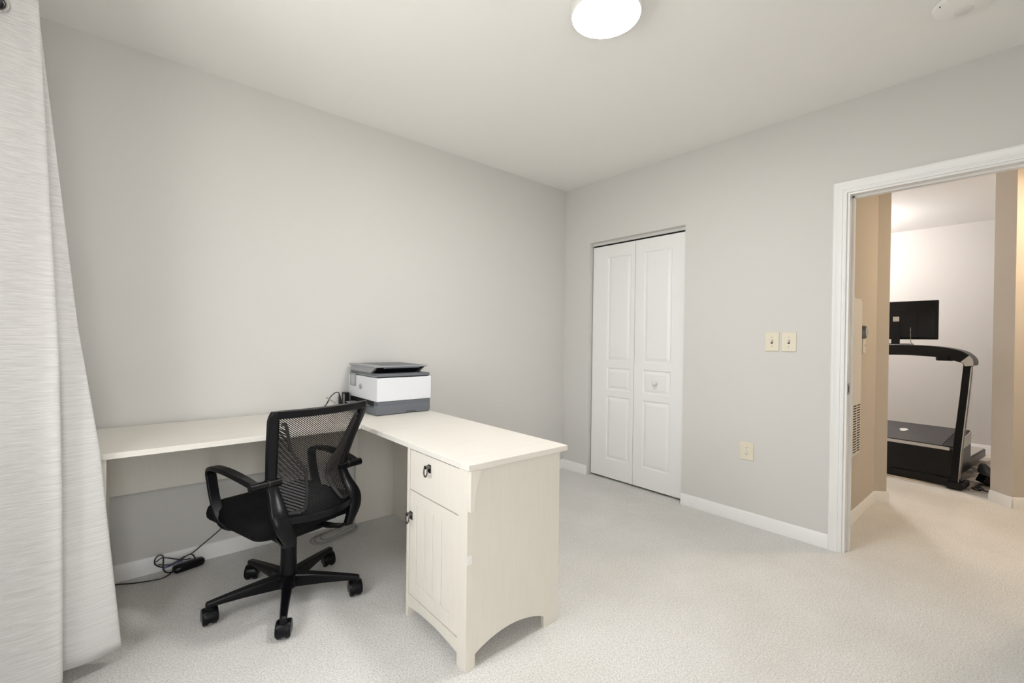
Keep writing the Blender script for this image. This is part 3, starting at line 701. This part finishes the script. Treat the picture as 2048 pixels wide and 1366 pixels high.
e = bb('baseboard_hall_side', (.116, HY), (1.228, HY), (0, -1)); 
bb('baseboard_hall_diagonal', C1-dg_*.0, J0+dg_*.012, dn)
bb('baseboard_hall_diagonal', J1-dg_*.012, J1+dg_*1.0, dn)
bb('baseboard_hall_diagonal', J1+back_*.17, J1-back_*.013, -dg_)
t = thing('access_panel', 'tall white louvred access panel on the hallway wall', 'access panel', (.58, HY, .45))
boxes('panel_frame', 'panelw', [(.462, .700, HY-.012, HY, .452, 1.532)], t, .003)
boxes('panel_door', 'panelw', [(.476, .686, HY-.020, HY-.010, .468, 1.515)], t, .002)
lv = None
for cx0, cx1 in ((.492, .572), (.590, .670)):
    for k in range(19):
        z = .490+k*.0172
        boxes('louver_slot', 'slot', [(cx0, cx1, HY-.0206, HY-.0196, z, z+.0085)], t)
t = thing('thermostat', 'round dark nickel thermostat on the hallway wall', 'thermostat', (.765, HY, 1.30))
bm = B(); Mk = Matrix.Translation((.765, HY, 1.305)) @ Matrix.Rotation(math.pi/2, 4, 'X')
lathe(bm, [(.001, 0), (.046, 0), (.046, .022), (.040, .030), (.001, .032)], 28, Mk); obj('housing', bm, 'pewter', t, smooth=True)
bm = B(); lathe(bm, [(.001, .031), (.032, .031), (.030, .034), (.001, .035)], 24, Mk); obj('dial_face', bm, 'screen', t, smooth=True)
t = thing('hall_switch', 'cream light switch below the thermostat in the hallway', 'light switch', (.83, HY, 1.20))
boxes('cover_plate', 'ivory', [(.795, .867, HY-.006, HY, 1.155, 1.262)], t, .002)
bm = B(); prism(bm, [(HY-.006, 1.204), (HY-.018, 1.214), (HY-.017, 1.219), (HY-.006, 1.218)], 0, .827, .835); obj('toggle', bm, 'ivory', t)
t = thing('hall_fill_light', 'added unseen round ceiling light that brightens the hallway warmly', 'ceiling light', (1.50, -3.42, H))  # fixture added out of view to bring the hall up to brightness
bm = B(); lathe(bm, [(.001, H-.001), (.12, H-.001), (.122, H-.034), (.114, H-.036), (.113, H-.03), (.001, H-.03)], 32, Matrix.Translation((1.50, -3.42, 0))); obj('housing', bm, 'white', t, smooth=True)
bm = B(); lathe(bm, [(.001, H-.031), (.112, H-.031), (.112, H-.033), (.001, H-.036)], 32, Matrix.Translation((1.50, -3.42, 0))); obj('diffuser', bm, 'fillhall', t, smooth=True)

# ------------------------------------------------------------------ far study
struct(boxes('floor_study', 'vinyl', [(2.2, 4.4, -4.6, .12, -.12, 0)]))
struct(boxes('wall_study_far', 'farwall', [(4.2, 4.32, -4.6, -.4, 0, H)]))
struct(boxes('wall_study_side', 'farwall', [(1.32, 4.2, -.5, -.4, 0, H)]))
struct(boxes('wall_study_near', 'farwall', [(1.22, 1.32, HY+.10, -.4, 0, H)]))
struct(boxes('wall_study_right', 'farwall', [(2.75, 4.2, -3.75, -3.65, 0, H)]))
bb('baseboard_study_far', (4.2, -.5), (4.2, -3.65), (-1, 0), h=.10)
t = thing('study_fill_light', 'added unseen globe light that brightens the treadmill room', 'ceiling light', (3.1, -1.25, H))  # globe added out of view to lift the study walls and ceiling
bm = B(); lathe(bm, [(.001, H-.001), (.06, H-.001), (.06, H-.02), (.02, H-.03), (.02, H-.06), (.001, H-.06)], 32, Matrix.Translation((3.1, -1.25, 0))); obj('housing', bm, 'white', t, smooth=True)
bm = B(); lathe(bm, [(.03, H-.05)] + [(.15*math.sin(a), H-.20+.15*math.cos(a)) for a in [math.pi*k/12 for k in range(1, 12)]] + [(.001, H-.35)], 32, Matrix.Translation((3.1, -1.25, 0))); obj('diffuser', bm, 'fillfar', t, smooth=True)
bm = B(); box(bm, 2.215, 3.9, -3.3, -.9, 0, .008); o = obj('area_rug', bm, 'rug', None, .003); tag(o, 'beige and grey patterned rug under the treadmill', 'rug')

# treadmill, slightly turned; local frame: x = away from the doorway, y = towards its left side
t = tm = thing('treadmill', 'black walking treadmill with a wide console bar in the room across the hall', 'treadmill', (2.26, -2.13, .008), math.radians(-6), world=False)
bm = B(); box(bm, .30, 1.45, -.33, .33, .05, .13); obj('deck', bm, 'black', t, .01)
bm = B(); box(bm, .35, 1.44, -.22, .22, .130, .134); obj('belt', bm, 'rubber', t)
for sg in (-1, 1):
    boxes('side_rail', 'silver', [(.35, 1.44, min(sg*.22, sg*.32), max(sg*.22, sg*.32), .130, .140)], t)
boxes('front_skirt', 'blackdark', [(-.03, .06, -.42, .42, 0, .07)], t, .006)
bm = B(); prism(bm, [(-.005, .06), (.62, .06), (.62, .40), (.60, .415), (.04, .328), (.0, .315)], 1, -.36, .36); 
hood = obj('motor_hood', bm, 'blackdark', t, .006)
bm = B(); prism(bm, [(.035, .329), (.60, .4165), (.60, .421), (.035, .3335)], 1, -.275, .33); obj('hood_cover', bm, 'treadtop', hood)
bm = B(); prism(bm, [(.035, .329), (.60, .4165), (.60, .420), (.035, .3325)], 1, -.355, -.28); obj('hood_grille', bm, 'rubber', hood)
for k in range(9):
    bm = B(); x = .05+k*.06; prism(bm, [(x, .3345+(x-.035)*.155), (x+.012, .3365+(x-.035)*.155), (x+.012, .334+(x-.035)*.155), (x, .332+(x-.035)*.155)], 1, -.350, -.285); obj('grille_bar', bm, 'black', hood)
bm = B(); ribbon(bm, [(-.004, .36, .318), (-.004, -.30, .318), (-.004, -.335, .316)], (0, 0, 1), .026, .010); obj('hood_trim', bm, 'silver', hood, .001)
bm = B(); prism(bm, [(.0, .27), (.0, .33), (.60, .415), (.60, .33), (.56, .30)], 1, -.366, -.360); obj('hood_side_trim', bm, 'silver', hood)
bm = B(); loft(bm, [[(.335+.05*math.cos(a)*(.6+.4*abs(math.sin(2.5*a))), .06+.035*math.sin(a)*(.6+.4*abs(math.cos(2.5*a))), .3815+.0075*math.cos(a)+dz) for a in [2*math.pi*k/24 for k in range(24)]] for dz in (0, .003)]); obj('emblem', bm, 'label', hood)
for sg in (-1, 1):
    bm = B(); ribbon(bm, [(.0, sg*.370, .02), (.02, sg*.380, .30), (.075, sg*.408, .78), (.105, sg*.424, 1.09)], (1, 0, 0), [.10, .085, .075, .07], .05); up = obj('upright', bm, 'black', t, .006)
    bm = B(); ribbon(bm, [(-.03, sg*.397, .04), (-.01, sg*.407, .30), (.045, sg*.435, .78), (.072, sg*.447, 1.03)], (1, 0, 0), .012, .006); obj('silver_strip', bm, 'silver', up)
    bm = B(); ribbon(bm, [(.01, sg*.399, .04), (.03, sg*.409, .30), (.085, sg*.437, .78), (.105, sg*.449, 1.03)], (1, 0, 0), .010, .006); obj('silver_strip', bm, 'silver', up)
    boxes('foot', 'rubber', [(-.10, .14, min(sg*.33, sg*.44), max(sg*.33, sg*.44), 0, .05)], t, .012)
arc = catmull([(.10, y, z) for y, z in ((-.440, 1.040), (-.432, 1.080), (-.395, 1.113), (-.32, 1.140), (-.20, 1.158), (0, 1.166), (.20, 1.158), (.32, 1.140), (.395, 1.113), (.432, 1.080), (.440, 1.040))], 5)
n = len(arc)
bm = B(); ribbon(bm, arc, (1, 0, 0), .20, [.055+.040*min(1, min(k, n-1-k)/(n*.22)) for k in range(n)]); cb = obj('console_bar', bm, 'blackdark', t, .01)
bm = B(); ribbon(bm, arc[:9], (1, 0, 0), .012, [.05+.03*k/9 for k in range(9)]); bmesh.ops.translate(bm, verts=bm.verts, vec=(-.100, -.004, .0)); obj('bar_end_highlight', bm, 'silver', cb, .003)  # pale strip stands in for the highlight on the bar end
bm = B(); lathe(bm, [(.001, 1.09), (.055, 1.09), (.058, 1.10), (.058, 1.13), (.001, 1.13)], 24, Matrix.Translation((.04, -.285, -.012))); obj('cup_holder', bm, 'black', cb, smooth=True)

t = thing('monitor', 'black computer monitor seen from behind, standing on the treadmill bar', 'monitor', (2.36, -2.075, 1.2235), math.radians(-2), world=False)
z0, z1 = .048, .405; hw = .290
bm = B(); box(bm, 0, .022, -hw, hw, z0, z1); bk = obj('screen_shell', bm, 'blackdark', t, .006)
bm = B(); loft(bm, [[(.002, -hw+.01, z0+.01), (.002, hw-.01, z0+.01), (.002, hw-.01, z1-.01), (.002, -hw+.01, z1-.01)], [(-.022, -.17, z0+.02), (-.022, .17, z0+.02), (-.022, .17, z1-.07), (-.022, -.17, z1-.07)]]); obj('rear_bulge', bm, 'blackdark', bk, .003)
boxes('rear_cover', 'pdark', [(-.034, -.020, -.155, .155, z0+.02, z1-.095)], bk, .003)
boxes('screen', 'pdark', [(.0215, .0235, -hw+.008, hw-.008, z0+.012, z1-.008)], bk)
boxes('sticker', 'label', [(-.0352, -.0338, -.024, .020, .216, .260)], bk)
boxes('sticker_print', 'labelgrey', [(-.0356, -.0351, -.016, .012, .224, .252)], bk)
boxes('sticker_print', 'label', [(-.0358, -.0355, -.010, .006, .230, .246)], bk)
boxes('stand_neck', 'pdark', [(-.045, -.020, -.030, .030, .006, .20)], t, .003)
boxes('stand_foot', 'pdark', [(-.09, .10, -.11, .11, 0, .008)], t, .003)
bm = B(); tube(bm, catmull([(-.030, -.105, .17), (-.036, -.107, .12), (-.036, -.108, .06), (-.040, -.11, .03), (-.030, -.115, .012)], 5), .003, 6); obj('video_cable', bm, 'cableg', t, smooth=True)

# loose things beside the treadmill
t = thing('treadmill_adapter', 'black square power adapter on the rug beside the treadmill', 'power adapter', (2.50, -2.668, .008))
bm = B(); Ma = Matrix.Translation((2.50, -2.668, .055)) @ Matrix.Rotation(math.radians(35), 4, 'Z') @ Matrix.Rotation(math.radians(24), 4, 'X') 
for b_ in (B(),): b_.free()
bmesh.ops.create_cube(bm, size=1, matrix=Ma @ Matrix.Diagonal((.10, .075, .075, 1))); obj('brick', bm, 'blackdark', t, .008)
bm = B(); tube(bm, catmull([(2.47, -2.70, .03), (2.42, -2.73, .014), (2.36, -2.80, .013), (2.33, -2.86, .013)], 6), .005, 8); obj('lead', bm, 'cable', t, smooth=True)
t = thing('treadmill_power_cord', 'black power cord looping along the floor in front of the treadmill foot', 'cord', (2.28, -2.62, .008))
bm = B(); tube(bm, catmull([(2.45, -2.64, .016), (2.36, -2.62, .016), (2.27, -2.60, .016), (2.225, -2.615, .016), (2.222, -2.65, .016), (2.25, -2.665, .028), (2.27, -2.64, .03), (2.24, -2.625, .028), (2.222, -2.69, .017), (2.225, -2.74, .016), (2.24, -2.82, .016)], 8), .006, 8); obj('cord', bm, 'cable', t, smooth=True)
t = thing('shoe', 'black slip-on shoe lying beside the treadmill', 'shoe', (2.95, -2.66, .008), math.radians(200), world=False)
bm = B(); rings = []
for x, w, h0, h1 in ((-.14, .020, .012, .05), (-.125, .036, .004, .085), (-.08, .040, 0, .090), (-.02, .040, 0, .075), (.04, .046, 0, .062), (.09, .046, 0, .050), (.125, .036, .004, .040), (.145, .014, .010, .026)):
    rings.append([(x, w*.85, h0), (x, w, h0+.015), (x, w*.8, h1*.75), (x, w*.35, h1), (x, -w*.35, h1), (x, -w*.8, h1*.75), (x, -w, h0+.015), (x, -w*.85, h0)])
loft(bm, rings); o = obj('upper', bm, 'rubber', t, smooth=True); ss = o.modifiers.new('s', 'SUBSURF'); ss.levels = 1; ss.render_levels = 1
boxes('sole', 'pdark', [(-.13, .13, -.036, .036, 0, .012)], t, .006)
